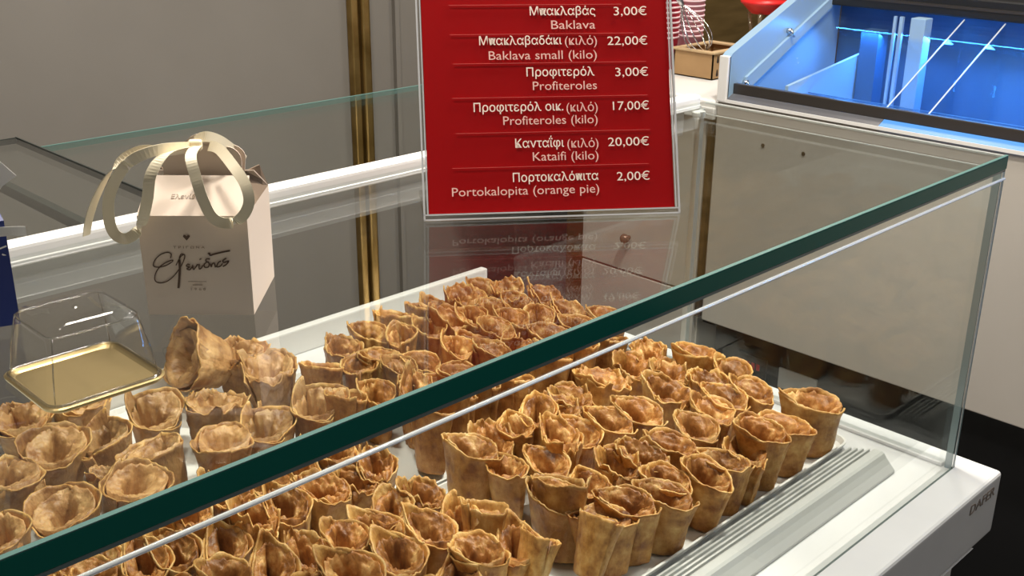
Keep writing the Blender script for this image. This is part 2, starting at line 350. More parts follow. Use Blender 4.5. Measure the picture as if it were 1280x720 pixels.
# ---------------------------------------------------------------- pastries
def fbm(p, s, o=3):
    v = 0; a = 1; q = Vector(p)*s
    for _ in range(o): v += a*noise.noise(q); q = q*2.1+Vector((3.1,1.7,5.3)); a *= .5
    return v
def roll_mesh(seed, wx, wy, h, kind='o', mats=None):
    """phyllo sheet rolled into a flattened cone: a spiral sheet with real thickness, flared wavy rim and a pointed corner"""
    rng = random.Random(seed); so = Vector((seed*3.7, seed*1.3, seed*7.1))
    crum = {'o':.75,'k':1.7,'s':.9,'t':.7,'p':.8,'m':1.2}[kind]
    turns = 1.18 + rng.random()*.35; NT = 92; NZ = 18; th = .0031*(h/.09)**.3
    th0 = rng.uniform(-.9,.9)+math.pi*.5; tap = rng.uniform(.64,.74)
    pk = math.pi*.5+rng.uniform(-.2,1.2); pkh = rng.uniform(.005,.017)*(1.4 if kind=='k' else 1.0)
    if kind in 'sp': pk = math.pi*rng.uniform(-.2,.2); pkh = .016
    tilt = math.tan(R(rng.uniform(2,15)))*(-.5 if kind in 'spt' else 1)
    tdir = R(rng.uniform(200,245)); tdx, tdy = math.cos(tdir), math.sin(tdir)
    alm = rng.uniform(1.15,1.75); bm = bmesh.new()
    def pt(i, j, inner):
        f = i/NT; ang = th0 + f*turns*2*math.pi; t = j/NZ
        sp = .87 + .13*f + .05*max(0, f-.88)/.12*t              # tight spiral, the free end lifts off
        prof = tap+(1-tap)*t**.9 + .05*max(0,t-.85)/.15
        rx = wx*.5*sp*prof; ry = wy*.5*sp*prof
        c, s = math.cos(ang), math.sin(ang)
        tri = 1+.09*math.cos(3*(ang-pk))*t + .17*max(0,math.cos((ang-pk)/2))**16*t
        sd = so + Vector((c*1.0, s*1.0, f*turns*.35))
        wob = noise.noise(sd*1.3+Vector((0,0,t*1.2)))*.07*crum*t + noise.noise(sd*3.7+Vector((0,0,t*2.5)))*.055*crum - .05*math.exp(-((ang-pk-1.1-t*.9)/.10)**2) - .04*math.exp(-((ang-pk-3.4+t*.7)/.10)**2)
        k = tri+wob
        x = rx*k*math.copysign(abs(c)**alm, c); y = ry*s*k
        rim = h - tilt*(c*wx*.5*tdx+s*wy*.5*tdy) + pkh*max(0,math.cos((ang-pk)/2))**12
        rim += noise.noise(sd*1.9)*.0065*crum + noise.noise(sd*6)*.0020*crum + noise.noise(sd*17)*.0018*crum + noise.noise(sd*41)*.0008
        if kind == 'k': rim += abs(noise.noise(sd*3.1))*.010-.004
        rim -= .006*(1-f)
        z = t*rim
        fine = (noise.noise(Vector((x,y,z))*130+so))*.0010*crum + noise.noise(Vector((x,y,z*.4))*420+so)*.00035
        off = fine - (th if inner else 0)*(1.0-.25*t)
        return Vector((x+off*c, y+off*s, z))
    O = [[bm.verts.new(pt(i,j,False)) for j in range(NZ+1)] for i in range(NT+1)]
    I = [[bm.verts.new(pt(i,j,True)) for j in range(NZ+1)] for i in range(NT+1)]
    for i in range(NT):
        for j in range(NZ):
            mi = 1 if (j >= NZ-1 and noise.noise(Vector((i*.21,seed*1.7,.3))) > .28) else 0
            bm.faces.new((O[i][j],O[i+1][j],O[i+1][j+1],O[i][j+1])).material_index = mi; bm.faces.new((I[i][j],I[i][j+1],I[i+1][j+1],I[i+1][j])).material_index = mi
        bm.faces.new((O[i][NZ],O[i+1][NZ],I[i+1][NZ],I[i][NZ])).material_index = 1; bm.faces.new((O[i][0],I[i][0],I[i+1][0],O[i+1][0]))
    for i in (0, NT):
        for j in range(NZ): bm.faces.new((O[i][j],O[i][j+1],I[i][j+1],I[i][j]))
    # closed tip at the foot
    bm.normal_update()
    me = bpy.data.meshes.new('phyllo_shell'); bmesh.ops.recalc_face_normals(bm, faces=bm.faces); bm.to_mesh(me); bm.free()
    for p in me.polygons: p.use_smooth = True
    # inner crumpled layers: heaped towards -y/+x, with a hole left open towards +y
    bm = bmesh.new(); NR, NA = 20, 56; rows = []
    ho = Vector((rng.uniform(-.22,.08), rng.uniform(.0,.34), 0)); hd = rng.uniform(.85,1.0); hr = rng.uniform(.40,.58)
    base = {'o':.93,'s':.85,'t':.9,'p':.7,'k':.93,'m':.95}[kind]
    for a in range(NR+1):
        q = a/NR; row = []
        for b in range(NA):
            an = 2*math.pi*b/NA; c, s = math.cos(an), math.sin(an); yy = q*s; xx = q*c
            d = math.hypot((xx-ho.x)*1.25, (yy-ho.y)*.85)/hr
            cr = so+Vector((xx*2.2,yy*2.2,1.7))
            d *= 1+.40*noise.noise(cr*1.6)
            plane = -tilt*(xx*wx*.5*tdx+yy*wy*.5*tdy)
            z = h*(base + .12*max(0,-yy*.9-.15) - .16*(1-q*q) - hd*math.exp(-d**4)) + plane
            z += (abs(noise.noise(cr*1.3))-.2)*.007*crum + noise.noise(cr*3.6)*.0028 + noise.noise(cr*9)*.0022 + noise.noise(cr*22)*.0009
            z = max(.008, min(z, h*1.0 + plane))
            t = max(.1, min(1, z/h)); prof = tap+(1-tap)*t**.9
            k = .86*q*prof*(1+.05*noise.noise(cr*3))
            row.append(bm.verts.new((wx*.5*k*math.copysign(abs(c)**alm, c), wy*.5*k*s, z)))
            if a == 0: break
        rows.append(row)
    for b in range(NA): bm.faces.new((rows[0][0], rows[1][b], rows[1][(b+1)%NA]))
    for A, B in zip(rows[1:], rows[2:]):
        for b in range(NA): bm.faces.new((A[b], B[b], B[(b+1)%NA], A[(b+1)%NA]))
    # give it a body below
    low = [bm.verts.new((v.co.x*.8, v.co.y*.8, max(.004, v.co.z*.35))) for v in rows[-1]]
    for b in range(NA): bm.faces.new((rows[-1][b], low[b], low[(b+1)%NA], rows[-1][(b+1)%NA]))
    bm.faces.new(low[::-1])
    fe = bpy.data.meshes.new('inner_layers'); bmesh.ops.recalc_face_normals(bm, faces=bm.faces); bm.to_mesh(fe); bm.free()
    for p in fe.polygons: p.use_smooth = True
    me.materials.append(mats[0]); me.materials.append(M_rim); fe.materials.append(mats[1])
    return me, fe
POS = {'A': [[(-0.1204,0.1628,'o'), (-0.1931,0.1600,'o'), (-0.2473,0.1641,'o'), (-0.2921,0.1600,'k'), (-0.3371,0.1637,'o'), (-0.3822,0.1600,'o'), (-0.4252,0.1783,'o'), (-0.4659,0.1600,'o'), (-0.5077,0.1725,'o'), (-0.5531,0.1712,'o'), (-0.5920,0.1644,'t')],
   [(-0.1465,0.2433,'o'), (-0.1910,0.2582,'o'), (-0.2398,0.2462,'o'), (-0.2945,0.2330,'o'), (-0.3543,0.2314,'o'), (-0.4007,0.2381,'k'), (-0.4457,0.2428,'k'), (-0.5037,0.2421,'o'), (-0.5669,0.2434,'o'), (-0.5700,0.2296,'s')],
   [(-0.1106,0.3022,'o'), (-0.1584,0.3087,'k'), (-0.2374,0.3316,'k'), (-0.3197,0.3160,'o'), (-0.3681,0.3304,'o'), (-0.4129,0.3416,'o'), (-0.4636,0.3310,'k'), (-0.5079,0.3112,'o'), (-0.5503,0.3351,'o')],
   [(-0.1144,0.3699,'o'), (-0.1757,0.3700,'k'), (-0.1460,0.4196,'k'), (-0.2078,0.4195,'k'), (-0.2817,0.4145,'k'), (-0.3341,0.4132,'k'), (-0.3791,0.4068,'k'), (-0.4242,0.4092,'o'), (-0.4692,0.4000,'o'), (-0.5148,0.3968,'k'), (-0.5700,0.3927,'o')]],
 'B': [[(-0.6550,0.1972,'t'), (-0.6550,0.2213,'o'), (-0.6959,0.2262,'o'), (-0.7416,0.2198,'o'), (-0.7875,0.2229,'o')],
   [(-0.6550,0.2725,'s'), (-0.6599,0.3017,'o'), (-0.7126,0.3024,'o'), (-0.7597,0.2908,'o'), (-0.8152,0.2948,'o'), (-0.8651,0.2979,'o')],
   [(-0.6550,0.3824,'k'), (-0.6947,0.3817,'o'), (-0.7379,0.3585,'o'), (-0.7838,0.3642,'o'), (-0.8294,0.3768,'k'), (-0.8755,0.3806,'o'), (-0.9231,0.3910,'o'), (-0.9702,0.3994,'o')],
   [(-0.6550,0.4694,'k'), (-0.6949,0.4687,'k'), (-0.7425,0.4667,'k'), (-0.7965,0.4585,'o'), (-0.8427,0.4665,'k'), (-0.8861,0.4469,'o'), (-0.9311,0.4627,'o'), (-0.9762,0.4745,'o'), (-1.0198,0.4939,'o'), (-1.0657,0.4993,'k')],
   [(-0.6720,0.5280,'o'), (-0.7265,0.5340,'k'), (-0.7810,0.5280,'o'), (-0.8355,0.5340,'o'), (-0.8900,0.5280,'k'), (-0.9445,0.5340,'o'), (-0.9990,0.5280,'o'), (-1.0535,0.5340,'k'), (-1.1080,0.5280,'o')]],
 'C': [[(-0.1834,0.4900,'s'), (-0.2598,0.4900,'s'), (-0.3173,0.4900,'s'), (-0.3949,0.4900,'s'), (-0.4579,0.4900,'s'), (-0.5024,0.4900,'s'), (-0.5469,0.4900,'s'), (-0.5348,0.5239,'t')],
   [(-0.0876,0.5805,'o'), (-0.1412,0.5935,'o'), (-0.2136,0.5802,'o'), (-0.2830,0.5803,'k'), (-0.3403,0.5820,'o'), (-0.4109,0.5777,'o'), (-0.4559,0.5848,'o'), (-0.5033,0.5728,'k'), (-0.5354,0.6206,'o'), (-0.6010,0.6096,'s')],
   [(-0.1046,0.6430,'k'), (-0.1678,0.6480,'o'), (-0.2251,0.6585,'o'), (-0.2709,0.6453,'o'), (-0.3272,0.6462,'o'), (-0.3802,0.6279,'o'), (-0.4213,0.6556,'o'), (-0.4665,0.6506,'o'), (-0.5054,0.7054,'o'), (-0.5693,0.7106,'s')],
   [(-0.0953,0.7079,'k'), (-0.1626,0.7141,'o'), (-0.2075,0.7209,'o'), (-0.2601,0.7111,'o'), (-0.3038,0.7300,'k'), (-0.3495,0.7283,'o'), (-0.3948,0.7339,'o'), (-0.4490,0.7133,'o'), (-0.4767,0.7906,'k')],
   [(-0.1261,0.7553,'k'), (-0.1330,0.8207,'o'), (-0.1773,0.8087,'o'), (-0.2206,0.7902,'k'), (-0.2600,0.8218,'o'), (-0.3088,0.8079,'p'), (-0.3571,0.8097,'p'), (-0.4121,0.8008,'o')]],
 'D': [[(-0.6948,0.6617,'o'), (-0.7704,0.6520,'o'), (-0.8402,0.6781,'o'), (-0.9083,0.6520,'o'), (-0.9835,0.6520,'o'), (-1.0590,0.6534,'o')],
   [(-0.6181,0.6520,'o'), (-0.7277,0.7509,'k'), (-0.7870,0.8006,'o'), (-0.8664,0.7749,'o'), (-0.9422,0.7880,'o'), (-1.0155,0.7645,'o')],
   [(-0.5956,0.7999,'k'), (-0.5987,0.8841,'k'), (-0.6754,0.8957,'m'), (-0.9228,0.9154,'k'), (-0.8478,0.9018,'k')]]}
SPEC = {'A': (.058,.087,.084,M_pA,'front right tray','golden pastry cone'), 'B': (.057,.084,.070,M_pB,'front left tray','small golden pastry cone'),
        'C': (.057,.085,.086,M_pC,'rear right tray','deep golden pastry cone'), 'D': (.094,.090,.070,M_pD,'rear left tray','large pale pastry roll')}
ORD = 'first second third fourth fifth sixth seventh eighth ninth tenth eleventh twelfth'.split()
KW = {'o':'open','k':'crumpled','s':'upright','t':'leaning','p':'pointed','m':'tipped'}
protos = {}
def proto(tr, kind, i):
    key = (tr, kind, i)
    if key not in protos:
        wx, wy, h, mt, _, _ = SPEC[tr]
        if kind == 's': h *= 1.12
        if kind == 'p': wx *= .8; h *= 1.05
        if kind == 'm': wx *= 1.15; wy *= 1.1; h *= 1.1
        if kind == 't': wy *= 1.15; h *= .95
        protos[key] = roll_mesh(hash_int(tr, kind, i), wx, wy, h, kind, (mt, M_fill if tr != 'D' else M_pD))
    return protos[key]
def hash_int(tr, kind, i): return ord(tr)*7+ord(kind)*3+i*11
for tr in 'ABCD':
    rows = POS[tr]; wx, wy, h, mt, trn, what = SPEC[tr]
    allp = [e for row in rows for e in row]
    for r, row in enumerate(rows):
        # count from the right end of the row
        order = sorted(range(len(row)), key=lambda q: -row[q][0])
        rn = 'front row' if r == 0 else ('back row' if r == len(rows)-1 else ORD[r]+' row')
        for c, q in enumerate(order):
            x, y, kind = row[q]
            nv = {'o':7,'k':5,'s':3,'t':2,'p':2,'m':1}[kind]
            if tr == 'D': nv = min(nv, 5)
            me, fe = proto(tr, kind, random.randrange(nv))
            o = bpy.data.objects.new('pastry_cone' if tr != 'D' else 'pastry_roll', me); COL.objects.link(o)
            f = bpy.data.objects.new('inner_layers', fe); COL.objects.link(f); f.parent = o
            zf = .0048; dn = min(math.hypot((x-e[0])/wx, (y-e[1])/wy) for e in allp if e[0] != x or e[1] != y); s = max(.93, min(1.01, dn*1.15))*random.uniform(.97,1.03)
            if kind == 'm': s *= 1.15
            o.scale = (s,s,random.uniform(.86,1.12))
            rz = max(-.7, min(.7, random.gauss(0,.32)))
            tx, ty = random.gauss(.0,.055), random.gauss(0,.055)
            lift = .0
            if kind == 's': tx, ty, rz = -.14, .16, rz*.4
            if kind == 'p': tx, ty = -.05, .2
            if kind == 't': tx, ty, rz = -.30, .32, -.5; lift = .010
            if kind == 'm': tx, ty, rz = .75, -.75, .2; lift = .03
            if tr == 'D': rz = random.uniform(-.8,.8); tx *= 1.8; ty *= 1.8
            if tr == 'D' and kind == 'm': rz = .2; tx, ty = .75, -.75
            o.rotation_euler = (tx, ty, rz)
            if kind == 't': o.scale = (.78, .82, .90)
            o.location = (x, y, zf+lift+(abs(tx)+abs(ty))*wy*.22)
            if kind == 'm':
                o.rotation_euler = Vector((-.80,.02,.42)).to_track_quat('Z','Y').to_euler(); o.location = (x+.045, y, .058)
            tag(o, f'{KW[kind]} {what}, {ORD[c]} from right in the {rn}, {trn}', 'pastry', f'pastries in the {trn}')
bits = [(-.655,.612),(-.735,.602),(-.812,.612),(-.893,.602),(-.655,.715),(-.900,.715),(-.700,.835),(-.975,.715)]
for k, (x, y) in enumerate(bits):
    me, fe = proto('D', 'k', k % 3)
    o = bpy.data.objects.new('pastry_piece', me); COL.objects.link(o); f = bpy.data.objects.new('inner_layers', fe); COL.objects.link(f); f.parent = o
    o.scale = (.48,.50,.70); o.location = (x, y, .0048); o.rotation_euler = (random.gauss(0,.15), random.gauss(0,.15), random.uniform(-3,3))
    tag(o, f'small broken pastry piece, {ORD[k]} of those wedged between the large pale rolls, rear left tray', 'pastry', 'small pieces in the rear left tray')
# ---------------------------------------------------------------- red price sign in an acrylic holder
sg = thing('price_sign', 'red menu sign in a clear acrylic holder standing on the glass top', 'sign', (-.608, .2147, .4483), R(-37.2835))
pl = bpy.data.objects.new('acrylic_holder', None)
bm = bmesh.new(); box(bm, (-.1335,-.0005,.0), (.1335,.0025,.30)); holder = link('acrylic_sheet', bm, M_acrylic, sg); holder.rotation_euler = (R(-22),0,0)
bpy.data.objects.remove(pl)
bm = bmesh.new()
box(bm, (-.1340,-.0012,.0), (-.1322,.0030,.30)); box(bm, (.1322,-.0012,.0), (.1340,.0030,.30))
box(bm, (-.1340,-.0012,.0), (.1340,.0030,.0016)); box(bm, (-.1340,-.0012,.0052), (.1340,.0002,.0066))
for s in (-1,1): box(bm, (s*.1296-.0006,-.0012,.006), (s*.1296+.0006,-.0004,.30))
e = link('bright_edges', bm, M_acedge, holder)
bm = bmesh.new(); box(bm, (-.1285,.0004,.0070), (.1285,.0010,.298)); card = link('red_card', bm, M_red, sg); card.rotation_euler = (R(-22),0,0)
bm = bmesh.new()
# foot bent backwards from the bottom edge
box(bm, (-.1335,.003,.0003), (.1335,.105,.0030)); link('foot', bm, M_acrylic, sg)
bm = bmesh.new()
for y0, xa, xb in ((.2200,-.100,.080),(.1897,-.100,.092),(.1597,-.098,.104),(.1245,-.100,.104),(.0883,-.098,.105),(.0528,-.103,.102)): box(bm, (xa,-.00135,y0-.0002), (xb,-.0007,y0+.0002))
link('rules', bm, M_line, card)
TXT = [
    ("Μπακλαβάς", -0.0166, 0.0523, 0.2095, 1), ("Baklava", 0.0053, 0.0517, 0.1952, 0), ("3,00€", 0.0718, 0.1068, 0.2089, 2),
    ("Μπακλαβαδάκι", -0.0702, 0.0156, 0.1792, 1), ("(κιλό)", 0.0189, 0.0527, 0.1785, 0), ("Baklava small (kilo)", -0.0609, 0.0520, 0.1640, 0), ("22,00€", 0.0637, 0.1063, 0.1779, 2),
    ("Προφιτερόλ", -0.0226, 0.0487, 0.1463, 1), ("Profiteroles", -0.0165, 0.0507, 0.1321, 0), ("3,00€", 0.0708, 0.1057, 0.1452, 2),
    ("Προφιτερόλ οικ.", -0.0787, 0.0144, 0.1106, 1), ("(κιλό)", 0.0177, 0.0506, 0.1093, 0), ("Profiteroles (kilo)", -0.0487, 0.0500, 0.0967, 0), ("17,00€", 0.0667, 0.1051, 0.1100, 2),
    ("Κανταΐφι", -0.0372, 0.0136, 0.0729, 1), ("(κιλό)", 0.0170, 0.0498, 0.0719, 0), ("Kataifi (kilo)", -0.0195, 0.0493, 0.0591, 0), ("20,00€", 0.0600, 0.1034, 0.0725, 2),
    ("Πορτοκαλόπιτα", -0.0411, 0.0483, 0.0378, 1), ("Portokalopita (orange pie)", -0.1042, 0.0486, 0.0246, 0), ("2,00€", 0.0678, 0.1027, 0.0365, 2)]
for body, u0, u1, w, k in TXT:
    o = text_mesh(('english_name','greek_name','price')[k] if '(κ' not in body else 'unit_note', body, .0128, M_textb if k else M_text, card, 'LEFT', 0.00006 if k == 1 else .0, .00004)
    xs = [v.co.x for v in o.data.vertices]; sx = (u1-u0)/(max(xs)-min(xs))
    for v in o.data.vertices: v.co.x = (v.co.x-min(xs))*sx
    o.location = (u0, -.0012, w-.0005); o.rotation_euler = (R(90),0,0)

# ---------------------------------------------------------------- cream cake box with ribbon
bag = thing('cake_box', 'cream carton cake box with cream ribbon bow and brown script, on the glass top', 'box', (-.9755,.2596,.4483), R(-43.6))
W, D, HB = .0425, .045, .083
bm = bmesh.new()
t_ = .0008
loft(bm, [[(-W+.0005,-D+.0005,0),(W-.0005,-D+.0005,0),(W-.0005,D-.0005,0),(-W+.0005,D-.0005,0)], [(-W,-D,HB),(W,-D,HB),(W,D,HB),(-W,D,HB)],
          [(-W+t_,-D+t_,HB),(W-t_,-D+t_,HB),(W-t_,D-t_,HB),(-W+t_,D-t_,HB)], [(-W+t_,-D+t_,.004),(W-t_,-D+t_,.004),(W-t_,D-t_,.004),(-W+t_,D-t_,.004)]])
link('carton_body', bm, M_bag, bag)
def slab_quad(bm, q, th, mi=0):
    q = [Vector(p) for p in q]; n = (q[1]-q[0]).cross(q[2]-q[0]).normalized()*th
    A = [bm.verts.new(p) for p in q]; B = [bm.verts.new(p-n) for p in q]; k = len(q)
    bm.faces.new(A).material_index = mi; bm.faces.new(B[::-1]).material_index = mi
    for i in range(k): bm.faces.new((A[i], A[(i+1)%k], B[(i+1)%k], B[i])).material_index = mi
bm = bmesh.new(); slab_quad(bm, [(-W,-D,HB),(W,-D,HB),(W-.003,-.012,.1065),(-W+.003,-.012,.1065)], .0008)
fl = link('front_flap', bm, M_bag, bag)
bm = bmesh.new(); slab_quad(bm, [(W,D,HB),(-W,D,HB),(-W+.003,.006,.1065),(W-.003,.006,.1065)], .0008); link('back_flap', bm, M_bag, bag)
bm = bmesh.new()
for s in (-1,1):
    slab_quad(bm, [(s*W,-D,HB),(s*W,D,HB),(s*(W-.010),.004,.102)][::s], .0008)
    slab_quad(bm, [(s*(W-.002),D-.012,HB),(s*W,D-.001,HB),(s*(W-.001),.020,.107),(s*(W-.012),.004,.1045)][::s], .0008)
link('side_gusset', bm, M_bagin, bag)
# scalloped crest
bm = bmesh.new()
for y0, du, sc in ((-.004, 0, 1.0), (.003, .002, 1.0)):
    out = [(-.030,.100)]
    for cx, cz, r in ((-.019,.116,.012),(.002,.124,.0150),(.021,.117,.0115)):
        for k in range(11):
            a = R(175-17*k); out.append((cx+du+r*math.cos(a), cz+r*math.sin(a)*.95))
    out.append((.032,.100)); prism(bm, out, 1, y0, y0+.0009)
link('scalloped_crest', bm, M_bag, bag)
def PX(cx, cy, y=-.045, off=0.0):
    px = cx/2.88+130; py = cy/2.88+160
    return Vector(((px-252)*.00064*(1+.9*(y+.045)), y-off, (394-py)*.0007-.38*(y+.045)))
def ribbon_px(pts, wdirs, hw=.0042):
    P = catmull([PX(*p) for p in pts], 8); n = len(P); out = []
    for i, p in enumerate(P):
        f = i/(n-1)*(len(wdirs)-1); a = int(min(f, len(wdirs)-2)); g = f-a
        w = Vector(wdirs[a]).lerp(Vector(wdirs[a+1]), g).normalized()*hw
        d = (P[min(i+1,n-1)]-P[max(i-1,0)]).normalized(); w = (w-d*w.dot(d)); out.append(w.normalized()*hw if w.length > 1e-5 else Vector((0,hw,0)))
    return P, out
bm = bmesh.new()
for pts, wd in [
    ([(352,88,-.012),(275,118,-.040),(200,128,-.052),(120,185,-.060),(55,275,-.062),(18,350,-.062),(2,402,-.062)], [(0,.3,1),(.2,.3,1),(.5,.5,.6),(.5,.8,.2),(.3,.9,0)]),
    ([(352,90,-.014),(262,120,-.048),(170,170,-.060),(105,265,-.064),(90,350,-.064),(105,400,-.064),(145,412,-.064),(190,375,-.062),(225,290,-.062),(248,200,-.060),(290,130,-.046),(350,92,-.016)], [(0,.4,1),(.4,.2,.7),(1,.3,.2),(1,.2,.1),(.3,.2,1),(.8,.2,.6),(1,.2,.2),(1,.3,.3)]),
    ([(358,86,-.016),(375,140,-.050),(398,215,-.060),(420,290,-.063),(450,345,-.064),(500,362,-.064),(550,340,-.064),(575,290,-.062),(560,230,-.058),(515,170,-.050),(455,110,-.034),(400,88,-.016)], [(1,.2,0),(1,.2,.1),(1,.1,.3),(.5,.1,1),(.6,.1,-.8),(1,.2,-.1),(.8,.3,.5),(.3,.4,1)]),
    ([(345,70,-.010),(385,55,-.012),(430,66,-.006),(470,100,.004),(488,122,.010)], [(0,.5,1),(.1,.6,1),(.3,.6,.7)])]:
    P, Wd = ribbon_px(pts, wd); ribbon(bm, P, Wd, .0003)
k0 = PX(352, 86, -.016); box(bm, (k0.x-.0055,k0.y-.004,k0.z-.0045), (k0.x+.0055,k0.y+.004,k0.z+.0045), 0, .003, 3)
link('ribbon_bow', bm, M_ribbon, bag, False)
# script lettering on the front: brown strokes with real (paper-thin ink) thickness
def LP(cx, cy): return Vector(((cx/6+160-252)*.084/131, 0, (394-(cy/6+280))*.0007))
def strokes(name, lst, y0, m, parent, conv=LP):
    bm = bmesh.new()
    for pts, r in lst:
        P = [p+Vector((0,y0,0)) for p in catmull([conv(*p) for p in pts], 6)]
        Wd = []
        for i in range(len(P)):
            d = (P[min(i+1,len(P)-1)]-P[max(i-1,0)]).normalized(); Wd.append(Vector((-d.z,0,d.x))*r)
        ribbon(bm, P, Wd, .00015)
    return link(name, bm, m, parent)
strokes('script_lettering', [
  ([(368,268),(375,240),(350,228),(300,243),(255,280),(236,320),(262,334),(320,325),(370,300),(384,284),(360,288),(310,312),(265,350),(238,400),(240,435),(275,448),(325,435),(375,400),(420,350),(455,300),(473,255),(460,240),(440,250),(425,300)], .00042),
  ([(430,280),(428,340),(415,420),(402,485)], .00085),
  ([(402,320),(440,262),(462,246)], .0004),
  ([(505,318),(490,312),(478,325),(500,332),(480,345),(500,352),(520,330)], .0005),
  ([(522,318),(528,350),(548,330),(562,312)], .0005), ([(572,312),(570,345),(585,340),(600,320)], .0005), ([(583,272),(588,280)], .0008),
  ([(655,275),(630,275),(625,290),(645,305),(640,330),(615,335),(608,318),(625,300),(645,296)], .0005),
  ([(655,310),(660,330),(668,312),(684,305),(690,335)], .0005),
  ([(735,290),(715,300),(700,330),(728,325),(745,305)], .0005),
  ([(775,270),(750,285),(755,300),(790,290),(770,315),(745,328)], .00055),
  ([(645,240),(655,234),(660,248),(690,240),(750,226),(808,215)], .00065)], -D-.0005, M_ink, bag)
bm = bmesh.new(); q = LP(500,125)
for s in (-1,1): prism(bm, [(q.x,q.z-.0022),(q.x+s*.0027,q.z+.001),(q.x+s*.0022,q.z+.0022),(q.x+s*.0009,q.z+.0022),(q.x,q.z+.0012)][::s], 1, -D-.0006, -D-.0002)
link('heart_emblem', bm, M_ink, bag)
def carton_text(body, cx, cy, wid, size, y, m=M_inkf, rx=90, z=None, name='small_lettering'):
    o = text_mesh(name, body, size, m, bag, 'LEFT', 0, .0001); xs = [v.co.x for v in o.data.vertices]; k = wid/(max(xs)-min(xs)); mx = min(xs)
    for v in o.data.vertices: v.co.x = (v.co.x-mx)*k-wid/2
    p = LP(cx, cy); o.location = (p.x, y, p.z if z is None else z); o.rotation_euler = (R(rx),0,0); return o
carton_text('Τ Ρ Ι Γ Ω Ν Α', 510, 200, .0245, .0026, -D-.0004)
carton_text('1 9 6 0', 548, 502, .0115, .0030, -D-.0004)
bm = bmesh.new(); a = LP(478,438); b_ = LP(612,438); box(bm, (a.x,-D-.0004,a.z-.0002), (b_.x,-D-.0002,a.z+.0002)); a = LP(510,463); b_ = LP(582,463); box(bm, (a.x,-D-.0004,a.z-.0003), (b_.x,-D-.0002,a.z+.0003)); link('thin_rule', bm, M_inkf, bag)
o = carton_text('Ελενίδης', 500, 0, .026, .0062, -.0315, M_inkf, 33, .0930, 'flap_lettering')

# ---------------------------------------------------------------- clear domed cake box on gold board
dm = thing('domed_box', 'empty clear plastic domed box on a gold base, on the glass top', 'box', (-1.126, .1775, .4483))
def RR(h, z, r, ox=0): return [(x, y, z) for x, y in rrect(-h, -h, h, h, r)]
bm = bmesh.new(); loft(bm, [RR(.040,.0,.010), RR(.0425,.002,.012), RR(.0430,.0038,.012), RR(.0415,.0044,.011), RR(.0385,.0030,.010), RR(.0365,.0022,.009)]); link('gold_base', bm, M_gold, dm, False)
bm = bmesh.new()
loft(bm, [RR(.0395,.0045,.010), RR(.0380,.012,.010), RR(.0325,.046,.009), RR(.0310,.0510,.009), RR(.0285,.0535,.008), RR(.012,.0545,.004)], False, True)
link('clear_dome', bm, M_acrylic, dm, True)
bm = bmesh.new()
for h, z, r, rad in ((.0404,.0050,.011,.0011),(.0318,.0490,.009,.0006)): tube(bm, RR(h,z,r), rad, 8, True)
for sx in (-1,1):
    for sy in (-1,1): tube(bm, [(sx*.0365,sy*.0365,.006),(sx*.0345,sy*.0345,.024),(sx*.0300,sy*.0300,.0485)], .0005, 6)
lathe(bm, [(.0001,.0552),(.002,.0550),(.003,.0545)], 16); link('moulded_edges', bm, M_acedge if False else pane_mat('acrylic_bead', (.8,.8,.78), .1, .25), dm, True)

# ---------------------------------------------------------------- blue bag at the left edge
bb = thing('gift_bag', 'royal blue paper gift bag with white script at left edge of the glass top', 'bag', (-1.118,.308,.4483), R(-17))
bm = bmesh.new(); loft(bm, [[(-.085,0,0),(0,0,0),(0,.055,0),(-.085,.055,0)],[(-.085,.002,.084),(.0,.002,.084),(-.002,.050,.084),(-.085,.050,.084)],[(-.085,.018,.094),(-.004,.018,.094),(-.004,.026,.094),(-.085,.026,.094)]])
link('bag_body', bm, M_blue, bb)
bm = bmesh.new()
P = catmull([(-.010,.003,.0755),(.004,-.003,.0765),(.014,-.004,.0755)], 6); ribbon(bm, P, [Vector((0,.0005,.0035))]*len(P), .0003); link('white_tie', bm, M_tissue, bb)
bm = bmesh.new()
slab_quad(bm, [(-.030,.021,.090),(-.010,.021,.090),(.004,.021,.106),(.0145,.020,.113),(.004,.020,.126),(-.030,.021,.130)], .0008); slab_quad(bm, [(-.050,.024,.088),(-.022,.024,.088),(-.018,.024,.132),(-.05,.024,.138)], .0008)
link('tissue_paper', bm, M_tissue, bb)
def BP(x, z): return Vector((x+.011, 0, z-.004))
strokes('white_script', [([(-.040,.050),(-.030,.060),(-.022,.052),(-.016,.050),(-.012,.058),(-.016,.062)], .0006), ([(-.045,.068),(-.030,.064),(-.012,.068)], .0006), ([(-.05,.04),(-.03,.045),(-.018,.044),(-.016,.050)], .0006)], .0015, M_tissue, bb, BP)

# ---------------------------------------------------------------- gelato freezer on the right
fz = thing('gelato_freezer', 'blue lit ice cream freezer with slanted glass and beige front at right', 'freezer', (.64,.0,-.85))
def fp(o): o.location = (-.64,0,.85); return o
def fbox(name, lo, hi, m, bev=0.0): return fp(boxo(name, lo, hi, m, fz, bev))
Y0, Y1 = -1.9, .886
fbox('front_panel', (.640, Y0, -.225), (.665, Y1, .305), M_panel, .002)
bm = bmesh.new(); prism(bm, [(.636,.302),(.636,.307),(.660,.3185),(.668,.302)], 1, .50, Y1); fp(link('dark_ledge', bm, mat('dark_ledge', (.10,.10,.11), .25, .1), fz))
bm = bmesh.new(); prism(bm, [(.636,.302),(.636,.307),(.660,.3185),(.668,.302)], 1, Y0, .4995); fp(link('interior_glow_strip', bm, mat('blue_interior_glow', (.05,.12,.25), .4, emis=(.05,.36,1.0), estr=.55), fz))  # glass strip; its emission stands in for the lit interior behind it
fbox('panel_top_trim', (.6345, Y0, .3015), (.6362, Y1, .3085), M_white)
